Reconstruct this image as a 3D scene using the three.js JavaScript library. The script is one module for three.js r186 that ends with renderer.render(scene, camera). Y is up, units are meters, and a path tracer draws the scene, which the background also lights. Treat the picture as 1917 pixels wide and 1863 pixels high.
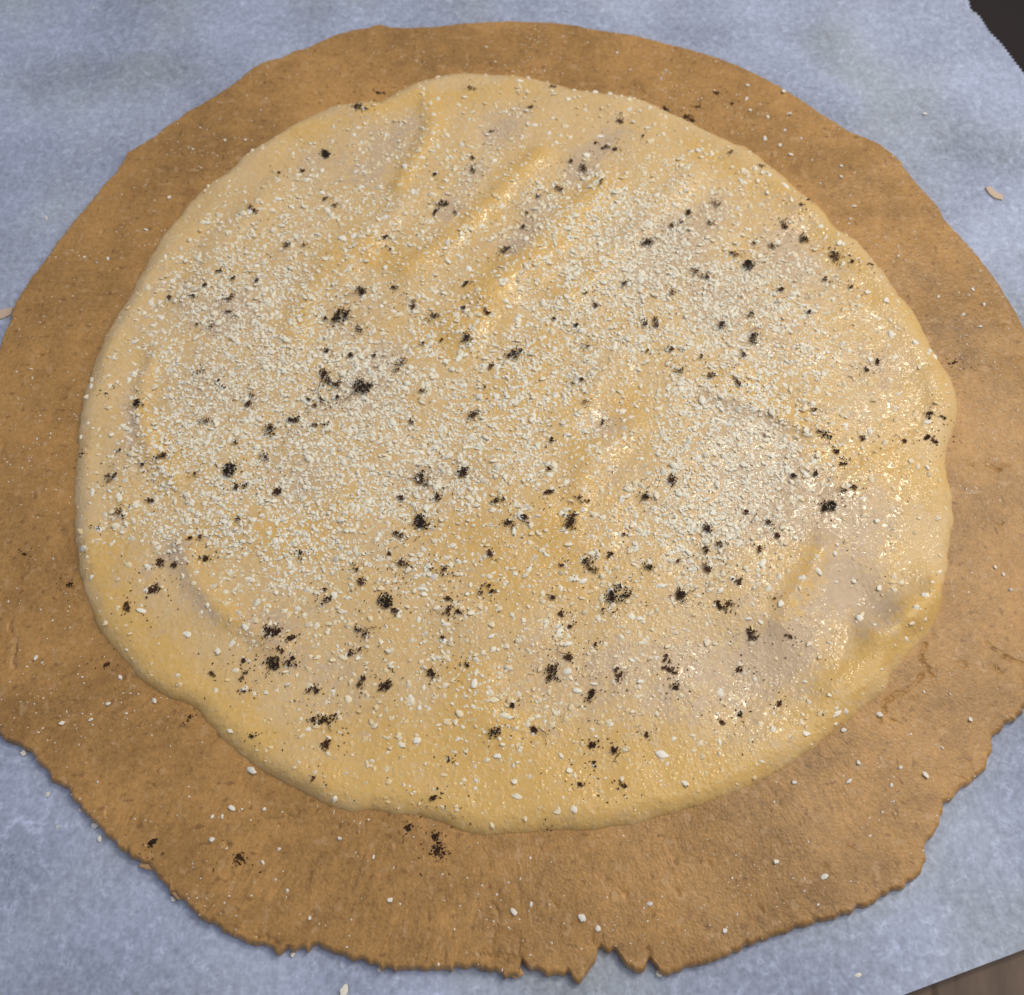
import * as THREE from 'three';
import { mergeVertices } from 'three/addons/utils/BufferGeometryUtils.js';

// ---------------------------------------------------------------- camera, light, exposure
const scene = new THREE.Scene();
const EYE = new THREE.Vector3(0, 0.259, 0.1612), TILT = 64 * Math.PI / 180, FOV = 54;
const camera = new THREE.PerspectiveCamera(FOV, 1917 / 1863, 0.01, 20);
camera.position.copy(EYE);
camera.rotation.set(-TILT, 0, 0);
camera.focus = 0.262;
camera.userData.fStop = 17;
scene.add(camera);

scene.background = new THREE.Color().setRGB(0.205, 0.218, 0.250);           // dim cool daylight of the room
function areaLight(name, rgb, intensity, w, h, at, to) {
  const l = new THREE.RectAreaLight(new THREE.Color().setRGB(...rgb), intensity, w, h);
  l.name = name; l.position.set(...at); l.lookAt(...to); scene.add(l); return l;
}
areaLight('ceiling_lamp', [1, 0.9, 0.72], 170, 0.026, 0.14, [0.36, 0.8, -0.36], [0.02, 0, 0]);
areaLight('window_daylight', [1, 0.95, 0.86], 2.3, 0.7, 0.7, [0.46, 0.66, -0.05], [0.03, 0, 0]);
areaLight('far_window_daylight', [0.5, 0.62, 1], 0.9, 0.9, 0.6, [-1.2, 0.5, 0.05], [0, 0, 0]);

const renderer = new THREE.WebGLRenderer({ antialias: true });
renderer.toneMapping = THREE.LinearToneMapping;
renderer.toneMappingExposure = 1.1;
renderer.shadowMap.enabled = true;

// ---------------------------------------------------------------- helpers
let seed = 20240611;
const rnd = () => { seed |= 0; seed = seed + 0x6D2B79F5 | 0; let t = Math.imul(seed ^ seed >>> 15, 1 | seed); t = t + Math.imul(t ^ t >>> 7, 61 | t) ^ t; return ((t ^ t >>> 14) >>> 0) / 4294967296; };
const rr = (a, b) => a + (b - a) * rnd();
const gauss = () => Math.sqrt(-2 * Math.log(rnd() + 1e-9)) * Math.cos(6.28318 * rnd());
const clamp = (x, a = 0, b = 1) => Math.min(b, Math.max(a, x));
const lerp = (a, b, t) => a + (b - a) * t;
const smooth = (a, b, x) => { const t = clamp((x - a) / (b - a)); return t * t * (3 - 2 * t); };
const GR = new Float32Array(65536 * 2), PM = new Uint16Array(65536);
for (let i = 0; i < 65536; i++) { const a = rnd() * 6.28318; GR[i * 2] = Math.cos(a); GR[i * 2 + 1] = Math.sin(a); PM[i] = rnd() * 65536; }
function noise(x, y) {                                                    // gradient noise, about -1..1
  const xi = Math.floor(x), yi = Math.floor(y), fx = x - xi, fy = y - yi;
  const u = fx * fx * fx * (fx * (fx * 6 - 15) + 10), v = fy * fy * fy * (fy * (fy * 6 - 15) + 10);
  const a = PM[xi & 65535], b = PM[(xi + 1) & 65535];
  const g = (h, dx, dy) => GR[h * 2] * dx + GR[h * 2 + 1] * dy;
  const n00 = g(PM[(a + yi) & 65535], fx, fy), n10 = g(PM[(b + yi) & 65535], fx - 1, fy);
  const n01 = g(PM[(a + yi + 1) & 65535], fx, fy - 1), n11 = g(PM[(b + yi + 1) & 65535], fx - 1, fy - 1);
  return 1.5 * (n00 + u * (n10 - n00) + v * (n01 - n00 + u * (n00 - n10 - n01 + n11)));
}
const fbm = (x, y, o = 4) => { let s = 0, a = 0.5; for (let i = 0; i < o; i++) { s += a * noise(x, y); x = x * 2.03 + 17.3; y = y * 2.03 - 9.1; a *= 0.5; } return s; };
const enc = (l) => { l = clamp(l); return 255 * (l <= 0.0031308 ? 12.92 * l : 1.055 * Math.pow(l, 1 / 2.4) - 0.055); };
const ENC = new Uint8Array(4097); for (let i = 0; i <= 4096; i++) ENC[i] = Math.round(enc(i / 4096));
function texture(n, wide, fn, color) {                                    // fn(x, z, out) over a square of the given width round the origin
  const d = new Uint8Array(n * n * 4), c = [0, 0, 0];
  for (let j = 0, k = 0; j < n; j++) for (let i = 0; i < n; i++, k += 4) {
    fn(((i + 0.5) / n - 0.5) * wide, ((j + 0.5) / n - 0.5) * wide, c);
    for (let q = 0; q < 3; q++) d[k + q] = color ? ENC[Math.round(clamp(c[q]) * 4096)] : clamp(c[q]) * 255;
    d[k + 3] = 255;
  }
  const t = new THREE.DataTexture(d, n, n);
  t.magFilter = THREE.LinearFilter; t.minFilter = THREE.LinearMipmapLinearFilter; t.generateMipmaps = true;
  t.wrapS = t.wrapT = THREE.RepeatWrapping;
  if (color) t.colorSpace = THREE.SRGBColorSpace;
  t.needsUpdate = true;
  return t;
}
const used = {};
const numbered = (n) => { used[n] = (used[n] ?? -1) + 1; return used[n] ? n + '_' + String(used[n]).padStart(3, '0') : n; };
function tag(o, label, category, group) { o.userData.label = label; o.userData.category = category; if (group) o.userData.group = group; return o; }
function mesh(name, g, m, parent = scene) { const o = new THREE.Mesh(g, m); o.name = parent === scene ? numbered(name) : name; o.castShadow = o.receiveShadow = true; parent.add(o); return o; }

// a point of the photograph (in its own 1917 x 1863 pixels) on the level y, in metres
const TT = Math.tan(FOV * Math.PI / 360);
function at(px, py, y = 0.004) {
  const a = (px - 958.5) / 931.5 * TT, b = -(py - 931.5) / 931.5 * TT, s = Math.sin(TILT), c = Math.cos(TILT);
  const dy = -s + b * c, dz = -c - b * s, k = (y - EYE.y) / dy;
  return [EYE.x + a * k, EYE.z + dz * k];
}
const pts = (s, y) => s.trim().split(/\s+/).map((p) => at(...p.split(',').map(Number), y));
const PX = 0.000168;                                                      // a pixel of the photograph is about this long on the dough

// ---------------------------------------------------------------- outlines
const DOUGH = pts(`957,40 900,42 860,44 826,48 790,51 760,52 728,51 712,46 700,48 690,52 660,57 625,66 600,78 575,90 548,96 530,106 525,108 505,112 490,118 470,128 455,142 430,160 400,180 370,198 350,208 330,225
  308,238 290,255 262,272 246,281 237,286 228,304 215,325 192,347 170,375 155,393 140,410 122,434 105,455 92,474 80,490 66,508 52,525 46,538 38,550 28,566 21,582 19,598 13,610 3,630 -2,650 -22,720 -40,800 -52,900 -60,1000 -58,1100 -50,1200 -38,1290 -20,1345 0,1378 
  25,1393 50,1408 75,1433 95,1460 120,1475 145,1508 165,1533 190,1558 220,1588 248,1606 262,1612 280,1628 300,1653 320,1673 345,1690 362,1710 400,1735 430,1753 460,1765 495,1773 520,1785 529,1781 538,1773 548,1781 562,1779 576,1783 582,1772 588,1768 600,1773 625,1785 665,1798 700,1806 710,1813 722,1811 750,1818 810,1818 850,1814 890,1812 
  931,1822 952,1827 963,1832 973,1830 975,1815 974,1789 977,1795 981,1806 994,1817 1025,1826 1056,1827 1069,1824 1073,1838 1088,1839 1100,1825 1115,1804 1120,1778 1125,1774 1130,1779 1140,1787 1147,1782 1150,1779 1157,1783 1165,1800 1178,1817 1192,1822 1207,1819 1215,1806 1218,1798 1226,1809 1238,1821 1255,1827 1267,1821 1286,1813 1310,1807 1357,1794 1385,1780 1408,1769 1438,1761 1475,1746 1508,1736 1545,1724 1583,1714 1603,1704 1606,1698 1623,1699 1650,1684 1655,1678 1658,1679 1698,1659 1728,1636 1735,1608 1731,1588 1748,1563 1763,1538 1768,1508 1798,1483 1828,1458 1848,1443 1856,1403 1861,1386 1863,1381 1888,1358 1908,1338 
  1917,1330 1950,1280 1972,1200 1990,1080 1990,980 1985,880 1968,770 1945,690 1917,613 1908,590 1883,550 1865,523 1848,500 1828,474 1808,453 1785,428 1768,408 1762,394 1758,386 1733,360 1714,338 1698,320 1690,306 1673,290 1643,268 1615,256 1588,245 1562,228 1538,215 1512,196 1488,180 1462,163 1438,150 1410,135 1383,123 1350,111 1317,100 1285,90 1257,83 1215,73 1172,65 1140,60 1107,55 1070,48 1032,43 995,41`, 0.003);
const FILL = pts(`957,132 1000,141 1032,147 1062,155 1092,162 1125,166 1157,168 1202,177 1230,190 1257,203 1282,214 1307,225 1347,248 1372,258 1398,265 1418,280 1438,295 1458,313 1480,332 1503,353 1523,368 1543,385 1556,402 1568,420 1590,434 1613,446 1625,460 1633,475 1658,500 1678,531 1703,560 1728,600 1745,632 1758,660 1783,695 1796,730 1799,757 1796,785 1786,812 1779,840 1776,870 1783,895 1788,920 1791,970 1788,995 1783,1020 1779,1060 1773,1085 1770,1100 1769,1120 1765,1140 1760,1155 1750,1175 1732,1193 1717,1209 1700,1228 1688,1245 1671,1261 1663,1285 1650,1300 1628,1318 1603,1340 1578,1358 1533,1393 1483,1428 1433,1458 1405,1471 1373,1483 1330,1500 1283,1516 1240,1528 1197,1538 1150,1546 1107,1551 1070,1553 1032,1553 995,1556 957,1560 930,1563 901,1563 876,1557 851,1548 828,1539 801,1531 775,1525 751,1523 720,1519 691,1516 665,1517 636,1516 605,1503 576,1488 545,1471 511,1453 485,1437 466,1428 448,1412 431,1398 413,1384 401,1368 380,1343 361,1323 340,1310 321,1303 298,1292 280,1283 258,1265 240,1248 228,1234 215,1220 193,1190 175,1160 160,1128 150,1095 141,1055 135,1010 133,965 133,920 136,870 140,820 144,780 150,745 156,719 165,695 174,660 185,638 188,625 206,598 218,580 225,571 243,538 260,505 280,470 300,435 325,403 350,375 376,350 400,330 424,314 450,285 485,262 525,240 550,223 575,210 600,199 625,190 665,184 710,180 728,172 750,160 775,149 800,140 835,132 870,128 915,130`, 0.006);
const CD = [0, 0], NA = 4096;
function polar(poly) {
  const R = new Float32Array(NA);
  for (let i = 0; i < NA; i++) {
    const th = i / NA * 2 * Math.PI, c = Math.cos(th), s = Math.sin(th);
    let best = 0;
    for (let k = 0; k < poly.length; k++) {
      const [x1, z1] = poly[k], [x2, z2] = poly[(k + 1) % poly.length], ex = x2 - x1, ez = z2 - z1, den = c * ez - s * ex;
      if (Math.abs(den) < 1e-12) continue;
      const r = (x1 * ez - z1 * ex) / den, u = Math.abs(ex) > Math.abs(ez) ? (r * c - x1) / ex : (r * s - z1) / ez;
      if (u >= -1e-6 && u <= 1 + 1e-6 && r > best) best = r;
    }
    R[i] = best;
  }
  return R;
}
function blur(R, w) { const o = new Float32Array(NA); for (let i = 0; i < NA; i++) { let s = 0; for (let k = -w; k <= w; k++) s += R[(i + k + NA) % NA]; o[i] = s / (2 * w + 1); } return o; }
const RD = polar(DOUGH), RF = blur(polar(FILL), 6);
for (let i = 0; i < NA; i++) {                                            // crumbly dough rim, rougher at the near side; softly lumpy filling rim
  const a = i / NA * 2 * Math.PI, near = smooth(-0.3, 0.8, Math.sin(a));
  const x = Math.cos(a) * 0.16, z = Math.sin(a) * 0.16;
  RD[i] += fbm(x * 420, z * 420, 4) * lerp(0.00045, 0.0012, near) + Math.max(0, noise(x * 900, z * 900) - 0.3) * 0.0008 * (0.4 + near) * 2 * smooth(-0.2, 0.5, noise(x * 130 + 7, z * 130)) + noise(x * 1700, z * 1700) * 0.00022 * smooth(-0.4, 0.4, noise(x * 90, z * 90 + 3));
  RF[i] += fbm(x * 150, z * 150, 2) * 0.0009;
}
const look = (R, th) => { const f = ((th / (2 * Math.PI)) % 1 + 1) % 1 * NA, i = Math.floor(f); return lerp(R[i % NA], R[(i + 1) % NA], f - i); };

// ---------------------------------------------------------------- fields painted once on a coarse grid (metres), read everywhere
const FW = 0.36, FN = 1280;
const field = () => new Float32Array(FN * FN);
function read(f, x, z) {
  const u = clamp((x / FW + 0.5) * FN - 0.5, 0, FN - 1.001), v = clamp((z / FW + 0.5) * FN - 0.5, 0, FN - 1.001), i = u | 0, j = v | 0, a = u - i, b = v - j, k = j * FN + i;
  return lerp(lerp(f[k], f[k + 1], a), lerp(f[k + FN], f[k + FN + 1], a), b);
}
function each(f, x0, z0, x1, z1, fn) {
  const c = (v) => clamp(Math.floor((v / FW + 0.5) * FN), 0, FN - 1);
  for (let j = c(z0); j <= c(z1); j++) for (let i = c(x0); i <= c(x1); i++) f[j * FN + i] = fn(((i + 0.5) / FN - 0.5) * FW, ((j + 0.5) / FN - 0.5) * FW, f[j * FN + i]);
}
function stroke(f, line, wide, amount, mode = 'soft') {                   // a raised or sunken stroke along a line of photograph points
  const p = pts(line, 0.006), w = wide * PX, m = w * 3;
  const xs = p.map((q) => q[0]), zs = p.map((q) => q[1]);
  each(f, Math.min(...xs) - m, Math.min(...zs) - m, Math.max(...xs) + m, Math.max(...zs) + m, (x, z, old) => {
    if (mode !== 'soft') { const qx = x, qz = z; x += 0.0009 * noise(qx * 420, qz * 420) + 0.0004 * noise(qx * 1100, qz * 1100); z += 0.0009 * noise(qx * 420 + 50, qz * 420) + 0.0004 * noise(qx * 1100 + 50, qz * 1100); }
    let best = 1e9;
    for (let k = 0; k + 1 < p.length; k++) {
      const ex = p[k + 1][0] - p[k][0], ez = p[k + 1][1] - p[k][1], t = clamp(((x - p[k][0]) * ex + (z - p[k][1]) * ez) / (ex * ex + ez * ez));
      best = Math.min(best, Math.hypot(x - p[k][0] - ex * t, z - p[k][1] - ez * t));
    }
    best *= 1 + 0.35 * noise(x * 120, z * 120);
    if (mode !== 'soft') return Math.max(old, amount * (0.75 + 0.6 * noise(x * 260, z * 260)) * Math.exp(-((best / w) ** 2)));
    return old + amount * Math.exp(-((best / w) ** 2) * (mode === 'soft' ? 1 : 2.2));
  });
}
function spot(f, x, y, r, amount) {
  const [cx, cz] = at(x, y, 0.006), w = r * PX;
  each(f, cx - 2.4 * w, cz - 2.4 * w, cx + 2.4 * w, cz + 2.4 * w, (px, pz, old) => {
    const wob = 1 + 0.4 * noise(px * 75 + 3, pz * 75);
    return old + amount * Math.exp(-((px - cx) ** 2 + (pz - cz) ** 2) / (w * w) * wob);
  });
}
const nums = (s, n) => { const a = s.trim().split(/[\s,]+/).map(Number), o = []; for (let i = 0; i + n <= a.length; i += n) o.push(a.slice(i, i + n)); return o; };

const RIDGE = field(), POWDER = field(), GRAIN = field(), CRACK = field();
// ridges left by the spreading knife (height in metres)
stroke(RIDGE, '800,195 812,240 775,300 748,352', 20, 0.0010);
stroke(RIDGE, '745,352 752,400 690,470', 22, 0.0005);
stroke(RIDGE, '760,505 870,428 945,350 1010,292', 24, 0.0011);
stroke(RIDGE, '905,560 985,480 1075,400 1130,345', 30, 0.0012);
stroke(RIDGE, '870,620 920,560 1000,510', 40, 0.0012);
stroke(RIDGE, '1060,560 1150,470 1290,330', 26, 0.0010);
stroke(RIDGE, '640,520 700,430 790,360', 26, 0.0010);
stroke(RIDGE, '545,620 590,530 660,440', 26, 0.0008);
stroke(RIDGE, '350,560 420,450 520,350', 26, 0.0008);
stroke(RIDGE, '300,650 272,710 262,780 285,850 330,905', 16, 0.0009);
stroke(RIDGE, '225,640 215,740 220,850 235,950', 30, 0.0004);
stroke(RIDGE, '345,1020 362,1085 420,1150 520,1210', 18, 0.0008);
stroke(RIDGE, '430,985 560,1010 640,960', 26, 0.0005);
stroke(RIDGE, '1335,742 1420,765 1510,805', 16, 0.0010);
stroke(RIDGE, '1380,690 1460,720 1560,760', 22, 0.0006);
stroke(RIDGE, '1545,1020 1515,1075 1480,1120 1462,1170', 17, 0.0009);
stroke(RIDGE, '1180,790 1110,850 1080,920', 24, 0.0006);
stroke(RIDGE, '1640,1190 1700,1150 1752,1105', 26, 0.0017);
stroke(RIDGE, '1690,1160 1735,1150 1752,1130', 30, 0.0009);
stroke(RIDGE, '1560,1290 1640,1230 1690,1170', 26, 0.0008);
stroke(RIDGE, '560,1450 720,1495 900,1528 1080,1520 1250,1490 1420,1425 1570,1330 1650,1250', 46, 0.0006);
stroke(RIDGE, '195,1150 260,1240 380,1320 480,1410 580,1460', 34, 0.0005);
stroke(RIDGE, '170,1060 162,930 172,790 210,640 300,500 420,360', 26, 0.0006);
stroke(RIDGE, '560,240 700,205 830,155 960,160 1100,190 1230,215', 24, 0.0006);
stroke(RIDGE, '1350,270 1450,340 1560,440 1640,520 1740,690 1765,760', 28, 0.0007);
stroke(RIDGE, '900,1280 880,1330 950,1370', 36, 0.0006);
stroke(RIDGE, '930,890 1010,960 1070,1010', 44, 0.0005);
stroke(RIDGE, '800,1090 900,1200 1000,1180', 36, 0.0004);
stroke(RIDGE, '1430,1235 1380,1240', 60, -0.0008);
for (const [x, y, r, a] of nums(`1150 795 50 -.0008, 1430 920 75 -.0008, 1625 1115 42 -.0012, 1600 1140 60 -.0006, 1400 1270 90 -.0005, 640 1290 70 -.0007, 780 900 60 -.0005, 930 235 55 -.0007, 720 270 65 -.0007, 1480 470 85 -.0006, 1640 680 60 -.0006,
  1130 255 45 -.0005, 330 560 60 -.0005, 520 900 55 -.0006, 1440 700 50 -.0005, 300 1050 40 -.0005, 960 430 40 -.0007, 1060 330 35 -.0006`, 4)) spot(RIDGE, x, y, r, a);
// greyish meal-dusted patches
for (const [x, y, r, a] of nums(`1150 795 48 .9, 1430 920 70 .8, 1400 940 100 .4, 1628 1125 38 1.1, 1590 1110 70 .5, 1380 1265 110 .6, 1430 1240 70 .5, 640 1300 70 .7, 520 1215 60 .6, 780 895 65 .7, 930 240 60 .8, 890 320 45 .5, 720 260 75 .8, 660 330 80 .6,
  1480 460 95 .8, 1530 560 80 .6, 1640 690 70 .7, 1600 800 70 .5, 1130 260 65 .6, 1090 310 60 .7, 960 450 45 .9, 1000 390 40 .7, 330 560 90 .7, 440 600 80 .6, 520 900 65 .7, 610 900 60 .5, 1440 680 90 .5, 300 1060 60 .6, 240 880 50 .6, 380 720 80 .6,
  480 760 70 .6, 700 700 90 .6, 640 600 60 .6, 680 730 60 .7, 1200 470 100 .7, 1340 540 90 .7, 1400 620 70 .7, 1130 640 80 .4, 1120 900 60 .6, 1300 960 110 .5, 1370 800 70 .9, 1480 900 90 .6, 1560 950 70 .6, 1560 1010 80 .4, 1330 390 80 .6, 1250 430 70 .5, 850 390 50 .7, 560 320 60 .6,
  860 1060 90 .3, 1000 1240 80 .4, 1130 1290 100 .5, 1280 1280 80 .5, 1420 1160 110 .5, 850 870 70 .5, 1180 1220 70 .35, 700 1010 80 .3, 1640 960 80 .4, 800 760 50 .3, 500 1150 80 .35, 420 990 50 .3, 560 520 50 .5, 790 560 60 .25, 1090 1060 60 .2`, 4)) spot(POWDER, x, y, r, a);
const RICH = field();                                                     // where the paste is thick and deep yellow
for (const [l, w, a] of [['800,195 812,240 775,300 748,352', 26, 1], ['690,470 760,505 870,428 945,350 1010,292', 26, 0.9], ['830,640 905,560 985,480 1075,400 1130,345', 42, 1.1], ['1060,560 1150,480 1200,440', 26, 0.6], ['545,620 590,530 660,440', 30, 0.6], ['262,780 285,850 330,905', 24, 0.8], ['350,1030 420,1150 520,1210', 26, 0.6], ['420,985 560,1010 640,960', 34, 0.8], ['1380,700 1460,770 1530,805', 30, 1],
  ['1010,640 960,760 1060,760', 60, 0.5], ['1180,760 1110,850 1080,960 1000,1000', 40, 0.7], ['870,1000 960,1100 1100,1040', 60, 0.6], ['880,1290 900,1350 960,1400', 50, 1], ['700,1380 900,1450 1080,1440 1250,1410', 60, 0.7], ['190,1050 220,1160 330,1270 480,1390', 40, 1], ['1560,1290 1640,1230 1750,1115', 30, 1], ['560,1450 720,1500 900,1530 1080,1522 1250,1490 1420,1425 1570,1330', 34, 0.7], ['1770,740 1755,660 1700,580', 24, 0.5], ['1470,1170 1515,1075 1545,1020', 26, 0.9], ['1560,860 1680,860 1740,900', 50, 0.7], ['560,250 760,190 980,170', 26, 0.5], ['1290,270 1450,370 1640,560', 32, 0.5], ['1500,300 1560,420', 30, 0.6]]) stroke(RICH, l, w, a);
for (const [l, w, a] of [['890,330 940,240 980,210', 24, 0.6], ['960,470 1010,400 1060,350', 20, 0.7], ['1070,330 1120,270 1160,240', 24, 0.6], ['690,330 740,260 780,225', 30, 0.6], ['830,400 870,350', 24, 0.6], ['650,560 690,500 740,430', 24, 0.5], ['430,600 500,500 590,400', 30, 0.6], ['250,700 240,770 255,850', 16, 0.7], ['560,800 640,730 720,660', 34, 0.6], ['330,1030 360,1100 400,1160', 20, 0.7], ['1180,560 1280,450 1340,380', 34, 0.6], ['1320,600 1400,520 1480,450', 34, 0.6], ['1360,760 1440,800 1480,840', 18, 0.8], ['1480,1230 1560,1120 1640,1010', 40, 0.5]]) stroke(POWDER, l, w, a);
const MARK = field();                                                     // whitened crinkles of the paper
for (const l of ['0,1528 22,1534 40,1537 58,1533 66,1524', '40,1537 60,1550', '30,1536 22,1526', '55,1534 72,1538', '0,1540 14,1534']) stroke(MARK, l, 2.4, 1, 'crack');
// how thickly the white crumbs were strewn
for (const [x, y, r, a] of nums(`330 560 120 .7, 430 520 110 .7, 500 640 130 .85, 430 720 120 .85, 420 840 130 1.15, 330 800 90 .6, 540 760 110 .85, 300 950 90 .8, 480 1040 100 .8, 600 860 140 .7, 560 1000 100 .5, 700 800 130 .65, 840 830 130 .55, 950 870 120 .6, 760 620 120 .5, 850 700 140 .45,
  1150 430 110 1.1, 1220 370 80 .7, 1130 530 120 .9, 1250 490 130 .8, 1330 530 100 .85, 1400 600 110 .8, 1100 630 120 .7, 1380 700 110 .7, 1480 520 120 .5, 1340 840 75 1.3, 1420 860 90 .9, 1290 930 110 .9, 1350 960 90 .8, 1250 1000 100 .8, 1520 620 130 .4, 1520 730 110 .45, 1000 780 120 .5, 740 430 130 .6,
  620 360 140 .45, 500 440 110 .6, 880 320 120 .4, 960 210 120 .35, 740 260 110 .35, 1380 360 80 .5, 1250 300 110 .35, 1050 370 110 .5, 1000 590 120 .4, 800 1000 180 .3, 700 1150 180 .22, 1000 1130 180 .2, 1200 1130 170 .18, 680 1280 150 .16, 1020 1290 150 .16, 910 1340 110 .25, 1330 1270 130 .16, 700 940 150 .4, 1560 860 100 .3, 300 700 80 .4,
  1320 760 120 .5, 980 690 120 .35, 900 480 120 .35, 640 700 110 .6, 220 960 60 .3, 250 830 60 .25, 1130 760 90 .3, 1280 640 120 .5, 560 560 100 .6`, 4)) spot(GRAIN, x, y, r, a);
// splits in the dough (depth)
for (const l of ['1737,1200 1733,1240 1752,1262', '1737,1258 1700,1290 1662,1308 1655,1345', '1870,650 1895,662 1930,664', '1855,1198 1890,1225 1935,1245', '12,1165 22,1200 18,1245', '515,1542 560,1520', '630,1541 665,1546', '760,1556 776,1548',
  '965,1790 900,1788', '975,1790 972,1765', '1122,1776 1110,1750', '925,1690 935,1720 921,1760', '1172,1668 1160,1664', '475,1752 520,1762', '70,660 86,650', '1218,1800 1214,1770', '296,333 310,330', '505,145 478,148', '1850,860 1880,875', '200,500 225,492'])
  stroke(CRACK, l, 1.8, 0.55, 'crack');
for (let k = 0; k < 40; k++) {                                           // short nicks all over
  const a = rr(0, 6.283), R = look(RD, a), r = lerp(look(RF, a), R, rr(0.05, 0.97)), t = rnd() < 0.6 ? a : rr(0, 6.283), L = rr(0.0008, 0.003), w = rr(0.0002, 0.00042), d = rr(0.15, 0.5);
  const cx = Math.cos(a) * r, cz = Math.sin(a) * r;
  each(CRACK, cx - L - 0.001, cz - L - 0.001, cx + L + 0.001, cz + L + 0.001, (x, z, old) => {
    const u = (x - cx) * Math.cos(t) + (z - cz) * Math.sin(t), v = -(x - cx) * Math.sin(t) + (z - cz) * Math.cos(t) + noise(x * 500, z * 500) * 0.0007 + noise(x * 1300, z * 1300) * 0.0003;
    return Math.max(old, d * Math.exp(-((v / w) ** 2) - (u / L * 1.5) ** 4));
  });
}

// ---------------------------------------------------------------- heights
const PAPER_Y = 0.0006, BUMP = at(1765, -8, 0.001);
const paperY = (x, z) => PAPER_Y + 0.0016 * (0.5 + fbm(x * 11 + 4 + z * 5, z * 9, 3)) * smooth(0.14, 0.22, Math.hypot(x, z) + 0.03 * noise(x * 14, z * 14));
function doughY(x, z, d) {                                                // d: metres in from the rim
  if (d === undefined) { const r = Math.hypot(x, z); d = look(RD, Math.atan2(z, x)) - r; }
  const e = clamp(d / 0.0015), T = 0.0032 + 0.0007 * fbm(x * 22, z * 22, 3) + 0.0003 * noise(x * 60, z * 60);
  const fine = 0.00006 * fbm(x * 420, z * 420, 3) - 0.0003 * smooth(0.55, 0.8, noise(x * 260, z * 260 + 9)) * smooth(0, 0.5, noise(x * 60 + 9, z * 60)), streak = 0.00002 * noise(Math.atan2(z, x) * 90 + 2 * noise(x * 60, z * 60), Math.hypot(x, z) * 110) * smooth(0.02, 0.1, z) * smooth(-0.3, 0.3, noise(x * 40, z * 40));
  return 0.0007 + (T + fine + streak - 0.0016 * clamp(read(CRACK, x, z))) * Math.sqrt(1 - (1 - e) ** 2);
}
function fillY(x, z, d) {
  if (d === undefined) { const r = Math.hypot(x, z); d = look(RF, Math.atan2(z, x)) - r; }
  const u = (x + z) * 0.7071, v = (x - z) * 0.7071, e = clamp(d / (0.0056 + 0.0018 * noise(x * 70, z * 70))), base = doughY(x, z, 0.02);
  const T = 0.0023 + 1.35 * read(RIDGE, x, z) + 0.0005 * fbm(u * 95 + noise(v * 30, u * 30), v * 30, 3) + 0.0004 * fbm(x * 30, z * 30, 2);
  const calm = smooth(0.002, 0.012, d), fine = (0.00010 * noise(x * 420, z * 420) + 0.00004 * noise(x * 850, z * 850)) * 0.15 * calm;
  return lerp(base - 0.0005, base + T + fine, (1 - (1 - e) ** 2) ** 0.6);
}

// ---------------------------------------------------------------- materials
const FILL_W = 0.30, DOUGH_W = 0.36;
const fillMap = texture(2048, FILL_W, (x, z, c) => {
  const p = clamp(read(POWDER, x, z) * 0.8 + 0.10 + 0.55 * fbm(x * 60, z * 60, 4) + 0.30 * noise(x * 260, z * 260) + 0.30 * noise(x * 620, z * 620) - 0.10);
  const k = smooth(0.15, 1.15, p + 0.25 * noise(x * 1100, z * 1100)) * 0.92, t = 1.055 + 0.08 * fbm(x * 45 + 9, z * 45, 4) + 0.05 * noise(x * 700, z * 700);
  const o = clamp(read(RICH, x, z) + 0.25 + 0.5 * fbm(x * 70 - 5, z * 70, 4) + 0.2 * noise(x * 400, z * 400)) * (1 - 0.6 * k);
  c[0] = lerp(lerp(0.69, 0.69, o), 0.560, k) * t; c[1] = lerp(lerp(0.497, 0.447, o), 0.422, k) * t; c[2] = lerp(lerp(0.268, 0.160, o), 0.295, k) * t;
  const g = clamp(read(GRAIN, x, z)), w = smooth(0.25, 0.7, noise(x * 700 + 40, z * 700) + 0.35 * noise(x * 1500, z * 1500)) * (0.18 + 0.6 * g);             // fine meal soaked into the paste
  c[0] = lerp(c[0], 0.80, w); c[1] = lerp(c[1], 0.70, w); c[2] = lerp(c[2], 0.49, w);
}, true);
function domes(x, z, cell, N) {                                              // wet beads of unequal size and height, one per cell of a jittered grid
  const u = x / cell, v = z / cell, iu = Math.floor(u), iv = Math.floor(v); let h = 0;
  for (let j = -1; j <= 1; j++) for (let i = -1; i <= 1; i++) {
    const k = PM[(PM[(iu + i + 9 * N) % N] + (iv + j + 9 * N) % N) & 65535], px = iu + i + (k & 255) / 256, pz = iv + j + (k >> 8) / 256, q = PM[k], R = 0.35 + 0.55 * (q & 255) / 255, d2 = ((u - px) ** 2 + (v - pz) ** 2) / (R * R);
    if (d2 < 1) h = Math.max(h, (1 - d2) * (1 - d2) * R * Math.max(0, (q >> 8) / 255 - 0.25));
  }
  return h;
}
const fillBump = texture(2048, FILL_W / 2, (x, z, c) => { c[0] = c[1] = c[2] = 0.2 + 0.46 * domes(x, z, FILL_W / 2 / 130, 130) + 0.26 * domes(x, z, FILL_W / 2 / 250, 250); }, false);
fillBump.repeat.set(2, 2);
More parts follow.
